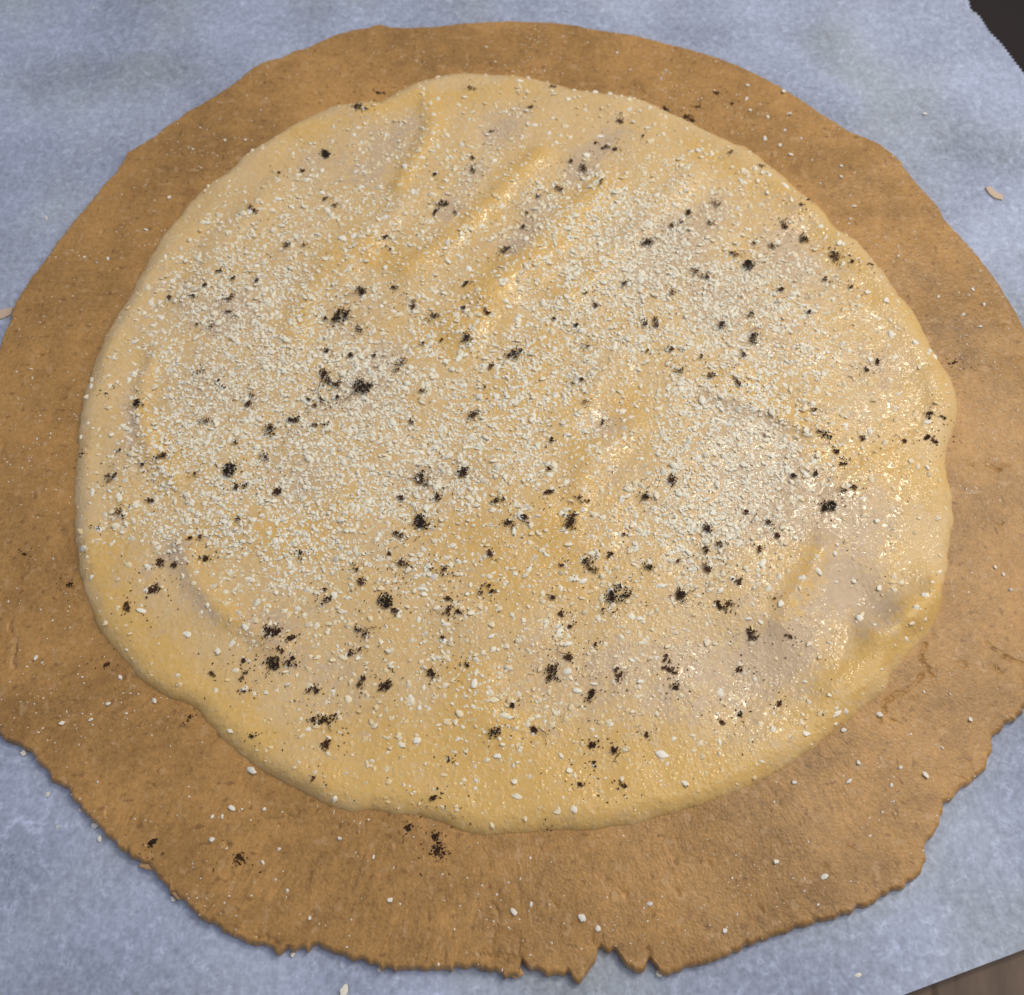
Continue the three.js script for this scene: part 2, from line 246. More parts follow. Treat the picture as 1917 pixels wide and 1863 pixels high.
const doughMap = texture(2048, DOUGH_W, (x, z, c) => {
  const a = Math.atan2(z, x), r = Math.hypot(x, z), st = smooth(0.03, 0.11, z);
  const big = fbm(x * 22 + 7, z * 22, 4), mid = fbm(x * 150, z * 150 + 4, 3), wa = a + 0.02 * noise(x * 55, z * 55), fib = (noise(wa * 110, r * 150) + 0.7 * noise(wa * 260, r * 240)) * st * smooth(-0.35, 0.35, noise(x * 38 + 3, z * 38));
  let t = 1 + 0.46 * big + 0.26 * mid + 0.16 * fib + 0.13 * noise(x * 640, z * 640) + 0.15 * noise(x * 1250, z * 1250) + 0.14 * noise(x * 2300, z * 2300);
  const dark = smooth(0.2, 0.62, fbm(x * 95 + 31, z * 95, 4) + 0.12 * fib) * 0.42, bran = smooth(0.5, 0.75, noise(x * 480, z * 480 + 7)) * 0.5, pale = smooth(0.4, 0.8, noise(x * 330 + 50, z * 330) + 0.3 * noise(x * 1000, z * 1000)) * 0.5;
  const red = smooth(0.5, 0.8, fbm(x * 70 - 12, z * 70 + 8, 2) * 1.5);
  c[0] = 0.425 * t; c[1] = 0.233 * t; c[2] = 0.080 * t;
  c[0] = lerp(c[0], lerp(0.22, 0.3, red), dark); c[1] = lerp(c[1], lerp(0.105, 0.12, red), dark); c[2] = lerp(c[2], 0.035, dark);
  c[0] = lerp(c[0], 0.16, bran); c[1] = lerp(c[1], 0.075, bran); c[2] = lerp(c[2], 0.03, bran);
  c[0] = lerp(c[0], 0.56, pale); c[1] = lerp(c[1], 0.36, pale); c[2] = lerp(c[2], 0.19, pale);
}, true);
const doughBump = texture(2048, DOUGH_W, (x, z, c) => {
  const a = Math.atan2(z, x), r = Math.hypot(x, z), wa = a + 0.02 * noise(x * 55, z * 55), st = smooth(0.02, 0.1, z) * smooth(-0.35, 0.35, noise(x * 38 + 3, z * 38));
  c[0] = c[1] = c[2] = 0.5 + 0.1 * noise(x * 520, z * 520) + 0.22 * noise(x * 1300, z * 1300) + 0.22 * noise(x * 2300, z * 2300) + st * (0.05 * noise(wa * 140, r * 190) + 0.08 * noise(wa * 330, r * 330));
}, false);
const PAPER_W = 0.62;
const paperMap = texture(2048, PAPER_W, (x, z, c) => {
  const wx = x + 0.0012 * noise(x * 260, z * 260), wz = z + 0.0012 * noise(x * 260 + 9, z * 260 + 5);
  const fib = Math.pow(1 - Math.abs(noise(wx * 620, wz * 620)), 8) * smooth(0, 0.6, noise(x * 310, z * 310)) + 0.8 * Math.pow(1 - Math.abs(noise(wx * 900 + 77, wz * 900)), 8) * smooth(0, 0.6, noise(x * 350 + 20, z * 350));
  const blot = fbm(x * 24 + 3, z * 24 + 11, 4), touch = smooth(-0.15, 0.45, fbm(x * 17 - 8, z * 17 + 2, 3)), fine = noise(x * 560, z * 560) + noise(x * 1150, z * 1150) + 0.5 * noise(x * 290, z * 290);
  const t = 1 + 0.46 * blot + 0.16 * fine + 0.45 * fib + 0.55 * clamp(read(MARK, x, z));
  c[0] = lerp(0.355, 0.352, touch) * t; c[1] = lerp(0.400, 0.395, touch) * t; c[2] = lerp(0.545, 0.470, touch) * t;
}, true);
const paperBump = texture(1024, 0.2, (x, z, c) => { c[0] = c[1] = c[2] = 0.5 + 0.3 * noise(x * 640, z * 640) + 0.25 * noise(x * 1500, z * 1500); }, false);
paperBump.repeat.set(PAPER_W / 0.2, PAPER_W / 0.2);
const woodMap = texture(1024, 0.5, (x, z, c) => {
  const u = x + 0.16 * z, g = fbm(u * 150, z * 9, 4), pore = smooth(0.25, 0.65, noise(u * 330, z * 26 + 6)) * smooth(-0.3, 0.4, noise(u * 60, z * 7)), t = 1 + 0.5 * g + 0.12 * noise(u * 900, z * 200);
  c[0] = 0.118 * t * (1 - 0.55 * pore); c[1] = 0.078 * t * (1 - 0.6 * pore); c[2] = 0.056 * t * (1 - 0.62 * pore);
}, true);
const M = {
  fill: new THREE.MeshPhysicalMaterial({ name: 'filling', map: fillMap, bumpMap: fillBump, bumpScale: 0.00050, roughness: 0.15, specularIntensity: 0.48 }),
  dough: new THREE.MeshPhysicalMaterial({ name: 'dough', map: doughMap, bumpMap: doughBump, bumpScale: 0.00020, roughness: 0.38, specularIntensity: 0.7 }),
  paper: new THREE.MeshPhysicalMaterial({ name: 'paper', map: paperMap, bumpMap: paperBump, bumpScale: 0.00012, roughness: 0.62, specularIntensity: 0.6, side: THREE.DoubleSide }),
  wood: new THREE.MeshPhysicalMaterial({ name: 'wood', map: woodMap, roughness: 0.5, specularIntensity: 0.6 }),
  floor: new THREE.MeshStandardMaterial({ name: 'floor', color: new THREE.Color().setRGB(0.085, 0.062, 0.050), roughness: 0.7 }),
  crumb: new THREE.MeshPhysicalMaterial({ name: 'crumb', color: new THREE.Color().setRGB(0.92, 0.88, 0.76), roughness: 0.5, specularIntensity: 0.6 }),
  crumbs: new THREE.MeshPhysicalMaterial({ name: 'crumbs', color: new THREE.Color(1, 1, 1), roughness: 0.5, specularIntensity: 0.6 }),
  dryCrumb: new THREE.MeshPhysicalMaterial({ name: 'dry_crumb', color: new THREE.Color().setRGB(0.82, 0.78, 0.70), roughness: 0.55 }),
  brownSpeck: new THREE.MeshPhysicalMaterial({ name: 'brown_speck', color: new THREE.Color().setRGB(0.040, 0.016, 0.008), roughness: 0.6, specularIntensity: 0.5 }),
  reddishSpeck: new THREE.MeshPhysicalMaterial({ name: 'reddish_speck', color: new THREE.Color().setRGB(0.070, 0.027, 0.012), roughness: 0.6, specularIntensity: 0.5 }),
  speck: new THREE.MeshPhysicalMaterial({ name: 'speck', color: new THREE.Color().setRGB(0.020, 0.010, 0.006), roughness: 0.6, specularIntensity: 0.5 }),
  scrap: new THREE.MeshPhysicalMaterial({ name: 'scrap', color: new THREE.Color().setRGB(0.60, 0.46, 0.34), roughness: 0.7 }),
  flake: new THREE.MeshPhysicalMaterial({ name: 'flake', color: new THREE.Color().setRGB(0.50, 0.30, 0.135), roughness: 0.6 }),
};

// ---------------------------------------------------------------- the surface it stands on
function planarUV(g, wide) {
  const p = g.attributes.position, uv = new Float32Array(p.count * 2);
  for (let i = 0; i < p.count; i++) { uv[i * 2] = p.getX(i) / wide + 0.5; uv[i * 2 + 1] = p.getZ(i) / wide + 0.5; }
  g.setAttribute('uv', new THREE.BufferAttribute(uv, 2));
  return g;
}
{
  const fl = mesh('floor', new THREE.BoxGeometry(6, 0.1, 6), M.floor); fl.position.y = -0.81; fl.userData.kind = 'structure';
  const [ax, az] = at(1868, -8, -0.002), [bx, bz] = at(1930, 34, -0.002), dx = bx - ax, dz = bz - az, L = Math.hypot(dx, dz), ux = dx / L, uz = dz / L;
  const A = [ax - ux * 1.1, az - uz * 1.1], B = [ax + ux * 0.75, az + uz * 0.75], nx = -uz, nz = ux;                // the far edge, then 0.8 m of table towards the viewer
  const t = new THREE.Group(); t.name = numbered('wooden_table'); scene.add(t);
  tag(t, 'brown wooden table under the parchment paper, bare at the lower right corner', 'table');
  const board = (n0, n1, m) => {
    const s = new THREE.Shape([[A[0] + nx * n0, A[1] + nz * n0], [B[0] + nx * n0, B[1] + nz * n0], [B[0] + nx * n1, B[1] + nz * n1], [A[0] + nx * n1, A[1] + nz * n1]].map(([x, z]) => new THREE.Vector2(x, -z)));
    const g = new THREE.ExtrudeGeometry(s, { depth: 0.022, bevelEnabled: true, bevelThickness: 0.0015, bevelSize: 0.0015, bevelSegments: 3 });
    g.rotateX(-Math.PI / 2); g.translate(0, -0.0235, 0);
    mesh('board', planarUV(g, 0.5), m, t);
  };
  board(0.045, 0.45, M.wood); board(0.454, 0.85, M.wood);
}
{ // a sheet of parchment: toothed edge on the right, straight cut edge at the near side
  const [cx, cz] = at(1686, 1863, 0.0006), [ex, ez] = at(1917, 1776, 0.0006), slope = (ez - cz) / (ex - cx), nearZ = (x) => cz + (x - cx) * slope;
  const edge = pts('1790,-60 1798,-22 1802,0 1806,14 1811,29 1828,40 1847,70 1870,94 1892,125 1917,157 1960,208', 0.0012).sort((a, b) => a[1] - b[1]);
  const e0 = edge[0], e1 = edge[edge.length - 1];
  const rightX = (z) => {
    if (z <= e0[1]) return e0[0] + (z - e0[1]) * 0.25;
    if (z >= e1[1]) return e1[0] + (z - e1[1]) * 0.33;
    let k = 0; while (edge[k + 1][1] < z) k++;
    return lerp(edge[k][0], edge[k + 1][0], (z - edge[k][1]) / (edge[k + 1][1] - edge[k][1]));
  };
  const rows = [], x0 = -0.33;
  for (let z = -0.5; z < e0[1]; z += 0.004) rows.push(z);
  for (let z = e0[1]; z < e1[1]; z += 0.00022) rows.push(z);
  for (let z = e1[1]; z < 0.999; z += 0.004) { if (z > 0.3) break; rows.push(z); }
  const NX = 200, pos = [], idx = [];
  const zb = rows[rows.length - 1], zt = e1[1];
  for (let j = 0; j < rows.length; j++) for (let i = 0; i <= NX; i++) {
    const u = 1 - (1 - i / NX) ** 1.6;
    let z = rows[j], x = lerp(x0, rightX(z), u);
    if (z > zt) { const q = (z - zt) / (zb - zt); for (let k = 0; k < 3; k++) { z = lerp(zt, nearZ(x), q); x = lerp(x0, rightX(z), u); } }
    const tooth = Math.abs(((z / 0.0017) % 1 + 1) % 1 - 0.5) * 2, last = smooth(0.985, 1, u);
    x += (tooth - 0.5) * 0.0008 * last * (1 + 0.5 * noise(z * 900, 3));
    const lift = 0.0022 * Math.exp(-(rightX(z) - x) / 0.012) + 0.0016 * Math.exp(-Math.max(0, nearZ(x) - z) / 0.008);
    const [wx, wz] = BUMP; const wr = 0.003 * Math.exp(-((x - wx) ** 2 + (z - wz) ** 2 * 2.2) / 0.00016);
    pos.push(x, paperY(x, z) + lift + wr, z);
  }
  for (let j = 0; j + 1 < rows.length; j++) for (let i = 0; i < NX; i++) { const a = j * (NX + 1) + i, b = a + NX + 1; idx.push(a, b, a + 1, b, b + 1, a + 1); }
  const g = new THREE.BufferGeometry(); g.setAttribute('position', new THREE.Float32BufferAttribute(pos, 3)); g.setIndex(idx); g.computeVertexNormals();
  tag(mesh('parchment_paper', planarUV(g, PAPER_W), M.paper), 'bluish grey sheet of parchment paper under the dough, one edge toothed', 'parchment paper');
}

// ---------------------------------------------------------------- dough and filling
function disc(R, rings, steps, height, wide, skirt) {
  const pos = new Float32Array(((rings + 1) * steps + 1) * 3), idx = new Uint32Array(((rings - 1) * 2 + 1 + 2) * steps * 3);
  let k = 0, q = 0;
  pos[k++] = 0; pos[k++] = height(0, 0, look(R, 0)); pos[k++] = 0;
  for (let j = 1; j <= rings; j++) for (let i = 0; i < steps; i++) {
    const a = i / steps * 2 * Math.PI, rim = look(R, a), r = rim * skirt.at(j / rings), x = Math.cos(a) * r, z = Math.sin(a) * r;
    pos[k++] = x; pos[k++] = height(x, z, rim - r); pos[k++] = z;
  }
  for (let i = 0; i < steps; i++) { const a = i / steps * 2 * Math.PI, r = look(R, a) - 0.0004; pos[k++] = Math.cos(a) * r; pos[k++] = skirt.y; pos[k++] = Math.sin(a) * r; }
  for (let i = 0; i < steps; i++) { const n = (i + 1) % steps; idx[q++] = 0; idx[q++] = 1 + n; idx[q++] = 1 + i; }
  for (let j = 0; j < rings; j++) for (let i = 0; i < steps; i++) {
    const n = (i + 1) % steps, a = 1 + j * steps + i, b = 1 + j * steps + n, c = a + steps, d = b + steps;
    idx[q++] = a; idx[q++] = b; idx[q++] = c; idx[q++] = b; idx[q++] = d; idx[q++] = c;
  }
  const g = new THREE.BufferGeometry();
  g.setAttribute('position', new THREE.BufferAttribute(pos, 3)); g.setIndex(new THREE.BufferAttribute(idx.slice(0, q), 1)); g.computeVertexNormals();
  return planarUV(g, wide);
}
const pastry = new THREE.Group(); pastry.name = numbered('rolled_dough'); scene.add(pastry);
tag(pastry, 'round tan rolled-out pastry dough with a crumbly cracked rim on parchment', 'dough');
mesh('dough_sheet', disc(RD, 170, 2400, doughY, DOUGH_W, { y: 0.0004, at: (t) => t < 0.12 ? t * 5.5 : t < 0.86 ? lerp(0.66, 0.965, (t - 0.12) / 0.74) : 0.965 + 0.035 * (1 - (1 - (t - 0.86) / 0.14) ** 2) }), M.dough, pastry);
const filling = new THREE.Group(); filling.name = numbered('cream_filling'); scene.add(filling);
tag(filling, 'glossy yellow paste spread in a wide round layer over the dough', 'filling');
mesh('paste_layer', disc(RF, 300, 2000, fillY, FILL_W, { y: 0.002, at: (t) => t < 0.85 ? lerp(0, 0.96, t / 0.85) : 0.96 + 0.04 * (1 - (1 - (t - 0.85) / 0.15) ** 2) }), M.fill, filling);

// ---------------------------------------------------------------- crumbs
function pebble(k, detail = 1, rough = 0.32) {
  let g = new THREE.IcosahedronGeometry(1, detail); g.deleteAttribute('uv'); g.deleteAttribute('normal'); g = mergeVertices(g, 1e-4);
  const p = g.attributes.position;
  for (let i = 0; i < p.count; i++) {
    const x = p.getX(i), y = p.getY(i), z = p.getZ(i), s = 1 + rough * noise(x * 1.3 + k * 7.7, y * 1.3 + z * 0.9 + k * 3.1) + rough * 0.5 * noise(z * 2.4 + k, x * 2.4 - y);
    p.setXYZ(i, x * s, y * s, z * s);
  }
  g.computeVertexNormals(); return g;
}
const PEBBLES = [0, 1, 2, 3, 4, 5].map((k) => pebble(k, 1, 0.5));
const surfaceY = (x, z) => { const r = Math.hypot(x, z), a = Math.atan2(z, x); return r < look(RF, a) - 0.0008 ? fillY(x, z) : r < look(RD, a) - 0.0005 ? doughY(x, z) : paperY(x, z); };
function placeCrumb(o, x, z, size, sink) {
  o.position.set(x, surfaceY(x, z) + size * sink, z);
  o.rotation.set(rr(-0.5, 0.5), rr(0, 6.28), rr(-0.5, 0.5));
  o.scale.set(size * rr(0.75, 1.5), size * rr(0.32, 0.5), size * rr(0.6, 1.0));
}
const LANDMARKS = [[602, 710, 'joined black pair'], [637, 590, 'slanting double black cluster'], [745, 685, 'black cluster by the pair'], [545, 785, 'tall black cluster'], [430, 880, 'dense round black cluster'], [517, 915, 'round black cluster'], [782, 890, 'loose grey-hollow cluster'], [865, 890, 'brown hollow-side cluster'], [787, 975, 'dense cluster below the hollow'], [965, 667, 'dark central cluster'],
  [1064, 977, 'large brown central cluster'], [1157, 1110, 'biggest ragged black cluster'], [1272, 1112, 'curved black cluster'], [505, 1182, 'big crumbly black cluster'], [512, 1240, 'solid black cluster'], [720, 1122, 'dense black cluster lower left'], [597, 1348, 'ragged lower rim cluster'], [725, 1278, 'upright brown cluster'], [1032, 1255, 'slanting bottom cluster'], [1554, 945, 'upright oblong black speck'], [1564, 475, 'upper right rim cluster'],
  [1287, 210, 'cluster on the top edge'], [670, 200, 'cluster on the top left edge'], [610, 288, 'lone round speck'], [817, 1548, 'cluster on the bottom edge'], [440, 1603, 'border cluster lower left'], [187, 1247, 'left border cluster'], [1216, 457, 'double cluster upper right'], [1409, 630, 'spiky black cluster'], [1794, 670, 'grey-black border speck'], [112, 1087, 'far left border speck'], [1120, 1778, 'deep notch of the rim'], [1745, 1245, 'dark split of the dough'],
  [1862, 362, 'beige dough scrap'], [330, 1665, 'torn flake of the rim'], [870, 345, 'top yellow ridge'], [1755, 1110, 'thick yellow fold'], [1740, 820, 'right rim row of specks'], [300, 1055, 'left row of specks'], [1400, 1270, 'wide mauve patch'], [950, 1550, 'bottom lip of the filling']].map(([x, y, n]) => [...at(x, y, 0.006), n]);
function beside(x, z) {                                                   // which landmark is nearest, and on which side of it this lies
  let b = null, d = 1e9; for (const l of LANDMARKS) { const q = Math.hypot(x - l[0], z - l[1]); if (q < d && q > 0.0025) { d = q; b = l; } }
  const a = Math.round(Math.atan2(z - b[1], x - b[0]) / Math.PI * 4 + 8) % 8;
  return (d < 0.010 ? 'just ' : d > 0.022 ? 'far ' : '') + ['right of', 'below right of', 'below', 'below left of', 'left of', 'above left of', 'above', 'above right of'][a] + ' the ' + b[2];
}
const crumbProto = PEBBLES.map((g) => { const o = new THREE.Mesh(g, M.dryCrumb); o.castShadow = o.receiveShadow = true; return o; });
function crumb(x, z, size, label, group, material, sink = 0.35, flat = 1) {
  const o = crumbProto[Math.floor(rnd() * 6)].clone(); o.material = material; o.name = numbered('white_crumb'); scene.add(o);
  placeCrumb(o, x, z, size, sink); o.scale.y *= flat;
  return tag(o, label, 'crumb', group);
}
const onPaper = [[90, 1488, 7, 'large white flake lying alone on the paper at lower left'], [187, 1571, 8, 'white angular crumb on the paper touching the lower left dough rim'], [177, 1546, 6, 'pale crumb stuck beside the lower left dough rim, above the angular one'], [150, 1517, 4, 'tiny white crumb on the paper, uppermost beside the lower left rim'],
  [108, 1549, 4, 'tiny white crumb on the paper between the large flake and the rim'], [645, 1855, 9, 'large cream crumb on the paper at the bottom edge of the picture'], [1233, 1822, 9, 'white crumb on the paper in the notch of the bottom rim'], [1605, 1828, 8, 'white crumb lying alone on the paper at lower right'],
  [175, 17, 4, 'tiny white crumb on the paper at the upper left corner'], [87, 410, 5, 'tiny white crumb on the paper left of the upper left rim'], [1060, 20, 4, 'tiny white crumb on the paper above the top rim'], [1730, 216, 7, 'white crumb on the paper beyond the upper right rim'], [45, 1411, 8, 'pale crumb on the paper tucked under the left rim'], [324, 1683, 7, 'white crumb under the torn flakes of the lower left rim'], [548, 1787, 6, 'white crumb on the paper under the torn bottom left rim'], [712, 1816, 5, 'white crumb at the bottom rim, left of the notches']];
for (const [px, py, s, label] of onPaper) { const [x, z] = at(px, py, 0.001); crumb(x, z, s * PX * 0.72, label, 'white crumbs on the parchment', M.dryCrumb, 0.45, 0.8); }
for (const [px, py, s] of nums(`362 281 5, 421 263 5, 459 261 4, 317 370 5, 274 431 6, 202 485 7, 159 482 4, 910 89 6, 927 115 4, 1002 56 4, 1155 100 6, 1247 131 5, 1237 147 4, 1397 186 6, 1404 207 8, 1477 214 7, 1467 172 8, 1437 220 6, 1432 260 8, 1460 272 9, 1481 289 6, 1469 245 5, 1399 160 5, 1574 312 6, 1574 332 6, 1598 386 6, 1592 410 5, 1682 479 5,
  1822 542 6, 1842 570 6, 1757 555 4, 1802 590 5, 1834 612 6, 30 695 3, 67 1232 7, 115 1353 7, 170 1347 5, 202 1318 6, 225 1268 5, 289 1312 6, 472 1443 10, 434 1513 7, 495 1515 6, 416 1529 5, 397 1529 4, 636 1570 7, 522 1590 6, 492 1615 6, 397 1572 7, 699 1605 5, 538 1668 5, 730 1685 6, 182 1464 4, 580 1719 4, 1090 1718 10, 994 1694 6, 962 1707 7, 1120 1738 7, 1216 1692 5,
  1453 1613 6, 1542 1642 7, 1732 1450 7, 1669 1470 6, 1686 1437 6, 1816 1347 6, 1607 1428 6, 1647 1338 12, 1579 1367 8, 1487 1465 6, 1589 1463 6, 1357 1743 7, 1764 1400 4, 1730 1295 4, 1864 1062 6, 1879 1075 5, 1892 1105 7, 58 690 4, 60 707 3, 75 778 3, 95 812 3, 1830 455 3, 1300 110 3, 1100 80 3, 1180 130 4, 1338 170 4, 1500 260 4, 1520 300 4`, 3)) {
  const [x, z] = at(px, py, 0.004);
  crumb(x, z, s * PX * 0.64, (s > 6 ? 'loose white crumb' : s > 4 ? 'small white crumb' : 'tiny white crumb') + ' on dough ' + beside(x, z), 'white crumbs on the dough border', M.dryCrumb, 0.3);
}
{
  const list = [], q = 0.135;
  for (let n = 0, tries = 0; n < 44000 && tries < 1500000; tries++) {
    const x = rr(-q, q), z = rr(-q, q), r = Math.hypot(x, z), rim = look(RF, Math.atan2(z, x));
    if (r > rim - 0.0012) continue;
    const d = read(GRAIN, x, z) * smooth(0, 0.012, rim - r) * clamp(0.75 + 0.9 * fbm(x * 90 + 5, z * 90, 3), 0.12, 1.5);
    if (rnd() > clamp(0.82 * d ** 1.6 + 0.03 + 0.035 * clamp(noise(x * 60 + 9, z * 60) + 0.4))) continue;
    const dense = clamp(d), big = rnd() < lerp(0.19, 0.06, dense), s = (big ? rr(3.6, 6.4) : 0.9 + 2.9 * rnd() ** 1.6) * PX * lerp(1, 0.92, dense);
    list.push([x, z, s, dense]); n++;
  }
  list.sort((a, b) => b[2] - a[2]);
  list.slice(0, 200).forEach(([x, z, s], i) => { crumb(x, z, s, (i < 40 ? 'large' : i < 110 ? 'sizeable' : 'medium') + ' white crumb ' + beside(x, z), 'larger white crumbs on the filling', M.crumb, rr(-0.25, 0.1)); });
  const rest = list.slice(200), im = new THREE.InstancedMesh(PEBBLES[2], M.crumbs, rest.length), o = new THREE.Object3D(), col = new THREE.Color();
  rest.forEach(([x, z, s, dense], i) => {
    placeCrumb(o, x, z, s, rr(-0.25, 0.03) + (rnd() < 0.4 ? dense * Math.abs(gauss()) * 0.35 : 0));
    o.updateMatrix(); im.setMatrixAt(i, o.matrix);
    const v = rr(0.9, 1.0), y = clamp(rnd() * lerp(1.2, 0.15, dense));
    im.setColorAt(i, col.setRGB(lerp(0.95, 0.85, y) * v, lerp(0.905, 0.66, y) * v, lerp(0.77, 0.36, y) * v));
  });
  im.name = numbered('fine_crumbs'); im.userData.kind = 'stuff'; im.castShadow = im.receiveShadow = true; scene.add(im);
  tag(im, 'fine white crumbs strewn thickly over the yellow filling', 'crumbs');
}

{
  const list = [];
  while (list.length < 1500) { const a = rr(0, 6.28), R = look(RD, a), r = lerp(look(RF, a) + 0.0005, R - 0.0006, rnd()); const x = Math.cos(a) * r, z = Math.sin(a) * r; if (rnd() < 0.15 + 0.9 * smooth(-0.1, 0.6, noise(x * 45, z * 45 + 3))) list.push([x, z]); }
  const im = new THREE.InstancedMesh(PEBBLES[3], M.dryCrumb, list.length), o = new THREE.Object3D();
  list.forEach(([x, z], i) => { placeCrumb(o, x, z, rr(0.5, 1.5) * rr(0.8, 1.3) * PX, 0.1); o.updateMatrix(); im.setMatrixAt(i, o.matrix); });
  im.name = numbered('fine_crumbs'); im.userData.kind = 'stuff'; im.castShadow = im.receiveShadow = true; scene.add(im);
  tag(im, 'fine pale crumbs dusted thinly over the bare tan dough border', 'crumbs');
}
// ---------------------------------------------------------------- dark specks
const BIT = [new THREE.IcosahedronGeometry(1, 0), new THREE.OctahedronGeometry(1, 0), new THREE.DodecahedronGeometry(1, 0)].map((g) => (g.index ? g.toNonIndexed() : g).attributes.position);
function bits(list) {                                                     // [x, y, z, length, thickness, turn] in metres -> one geometry
  const pos = [], m = new THREE.Matrix4(), e = new THREE.Euler(), v = new THREE.Vector3(), S = new THREE.Vector3(), P = new THREE.Vector3(), Q = new THREE.Quaternion();
  for (const [x, y, z, len, thick, turn] of list) {
    const p = BIT[Math.floor(rnd() * 2)];
    m.compose(P.set(x, y, z), Q.setFromEuler(e.set(rr(-0.4, 0.4), turn, rr(-0.4, 0.4))), S.set(len, thick * 0.8, thick));
    for (let i = 0; i < p.count; i++) { v.fromBufferAttribute(p, i).applyMatrix4(m); pos.push(v.x, v.y, v.z); }
  }
  const g = new THREE.BufferGeometry(); g.setAttribute('position', new THREE.Float32BufferAttribute(pos, 3)); g.computeVertexNormals(); return g;
}
const special = { '602,710': 'large ragged black speck cluster, left of the joined pair left of centre', '675,725': 'large dense black speck cluster, right of the joined pair left of centre', '637,590': 'slanting double black speck cluster above the joined pair', '672,545': 'loose brown speck cluster just above the slanting double cluster', '745,685': 'black speck cluster upper right of the joined pair', '545,785': 'tall black speck cluster below left of the joined pair', '505,805': 'wide flat brown speck cluster left of the tall one',
  '430,880': 'dense round black speck cluster at the left among thick white crumbs', '517,915': 'round black speck cluster right of the dense left one', '782,890': 'loose scattered brown speck cluster in the grey hollow at centre left', '865,890': 'brown speck cluster right of the grey hollow', '787,975': 'dense black speck cluster below the grey hollow', '965,667': 'dark brown speck cluster just above the very centre of the filling', '1064,977': 'large brown speck cluster below right of the centre',
  '1157,1110': 'biggest ragged black speck cluster, lower right of the centre', '1272,1112': 'curved black speck cluster right of the biggest one', '505,1182': 'big crumbly black speck cluster at lower left, upper of the two', '512,1240': 'solid black speck cluster at lower left, lower of the two', '720,1122': 'dense black speck cluster lower left of centre', '597,1348': 'ragged black speck cluster nearest the lower left rim', '725,1278': 'upright brown speck cluster at the bottom left of centre',
  '1032,1255': 'slanting black speck cluster at the bottom centre', '1554,945': 'upright oblong black speck at the right on grey paste', '1564,475': 'dark brown speck cluster near the upper right rim', '1287,210': 'dark speck cluster at the top right edge of the filling', '670,200': 'black speck cluster at the top left edge of the filling', '610,288': 'lone round black speck in the upper left of the filling', '817,1548': 'black speck cluster on the bottom edge of the filling', '815,1590': 'broken dark speck row on the dough just below the filling', '440,1603': 'black speck cluster on the lower left dough border',
  '277,1576': 'small oval black speck alone on the lower left dough border', '187,1247': 'black speck cluster on the left dough border', '1216,457': 'double black speck cluster in the thick white crumbs at upper right', '1409,630': 'spiky black speck cluster at the right of the white crumbs', '1794,670': 'single grey-black speck on the right dough border', '1342,159': 'dark speck on the top right dough border', '112,1087': 'dark speck on the far left dough border', '713,160': 'dark speck on the top left dough border' };
let SPECKS = nums(`713 160 8, 670 200 12, 700 186 5, 684 205 5, 884 163 7, 1034 162 5, 1342 159 8, 1244 190 8, 1287 210 13, 1307 186 6, 1372 185 5, 1167 220 9, 1204 250 6, 990 198 7, 1089 310 11, 1069 300 7, 1132 272 8, 1152 275 7, 1112 262 6, 1044 347 8, 1009 367 7, 1124 345 5, 987 397 5, 977 422 6, 1367 286 5, 1424 310 6, 1342 378 8, 1294 408 10, 1259 425 9, 1327 412 6, 1277 416 5, 1216 457 13,
  1467 417 10, 1507 440 11, 1452 460 9, 1414 454 5, 1377 472 9, 1402 495 12, 1564 475 14, 1629 495 6, 1599 492 5, 1302 507 8, 1317 517 9, 1172 530 8, 1462 537 12, 1592 535 6, 1547 522 6, 1257 547 7, 1114 577 8, 1517 582 6, 1229 600 10, 1207 605 7, 1352 607 9, 1037 597 5, 1079 609 7, 1404 590 7, 1409 630 13, 1514 372 5, 1500 385 4, 1097 552 4, 610 288 10, 522 322 6, 560 320 7, 610 367 5, 627 380 5, 477 402 10, 527 457 8, 570 460 5, 720 445 7, 730 465 6, 885 295 7, 887 317 8, 812 325 6, 825 388 13, 850 397 5, 947 470 11, 412 508 6, 435 520 6, 380 537 6,
  362 555 6, 317 555 8, 432 555 9, 425 587 7, 368 607 5, 397 611 5, 740 537 8, 672 545 14, 637 590 15, 607 597 7, 672 615 8, 775 573 9, 805 590 9, 872 577 9, 912 585 9, 870 527 9, 920 240 5, 480 522 5, 257 756 8, 197 738 4, 372 695 7, 410 710 5, 417 725 4, 470 740 6, 462 757 9, 382 785 8, 602 710 18, 630 717 9, 675 725 17, 697 715 8, 635 740 7, 587 757 8, 605 745 6, 545 785 12, 505 805 13, 495 852 8, 440 830 4, 430 880 13, 517 915 12, 440 915 9, 460 907 5, 367 885 5, 305 852 10, 270 870 6, 210 892 10, 275 935 10, 225 962 9, 225 842 4, 152 852 6, 612 657 7, 650 667 5, 662 667 6, 702 665 5, 745 685 10, 795 640 6, 827 637 5, 875 635 12, 922 685 7, 965 667 13, 977 655 6,
  912 727 5, 885 772 12, 787 735 6, 592 795 5, 607 796 4, 765 792 5, 782 890 15, 865 890 14, 747 925 7, 820 925 9, 930 937 7, 787 975 13, 750 1000 9, 950 980 10, 917 1035 8, 725 1040 8, 757 1055 11, 665 1062 6, 565 1037 6, 682 1095 9, 822 1067 10, 605 1120 11, 720 1122 13, 740 1137 8, 837 1145 9, 862 1147 8, 905 1105 8, 922 1110 6, 840 1120 8, 682 1180 9, 825 1190 6, 505 1182 17, 547 1190 9, 525 1215 8, 512 1240 12, 452 1235 6, 547 1232 5, 665 1220 8, 300 1052 9, 325 1057 8, 385 1045 9, 290 1100 12, 247 1150 10, 185 990 4, 357 1012 6, 380 1002 5, 447 972 5, 112 1087 7, 37 1027 4`, 3);
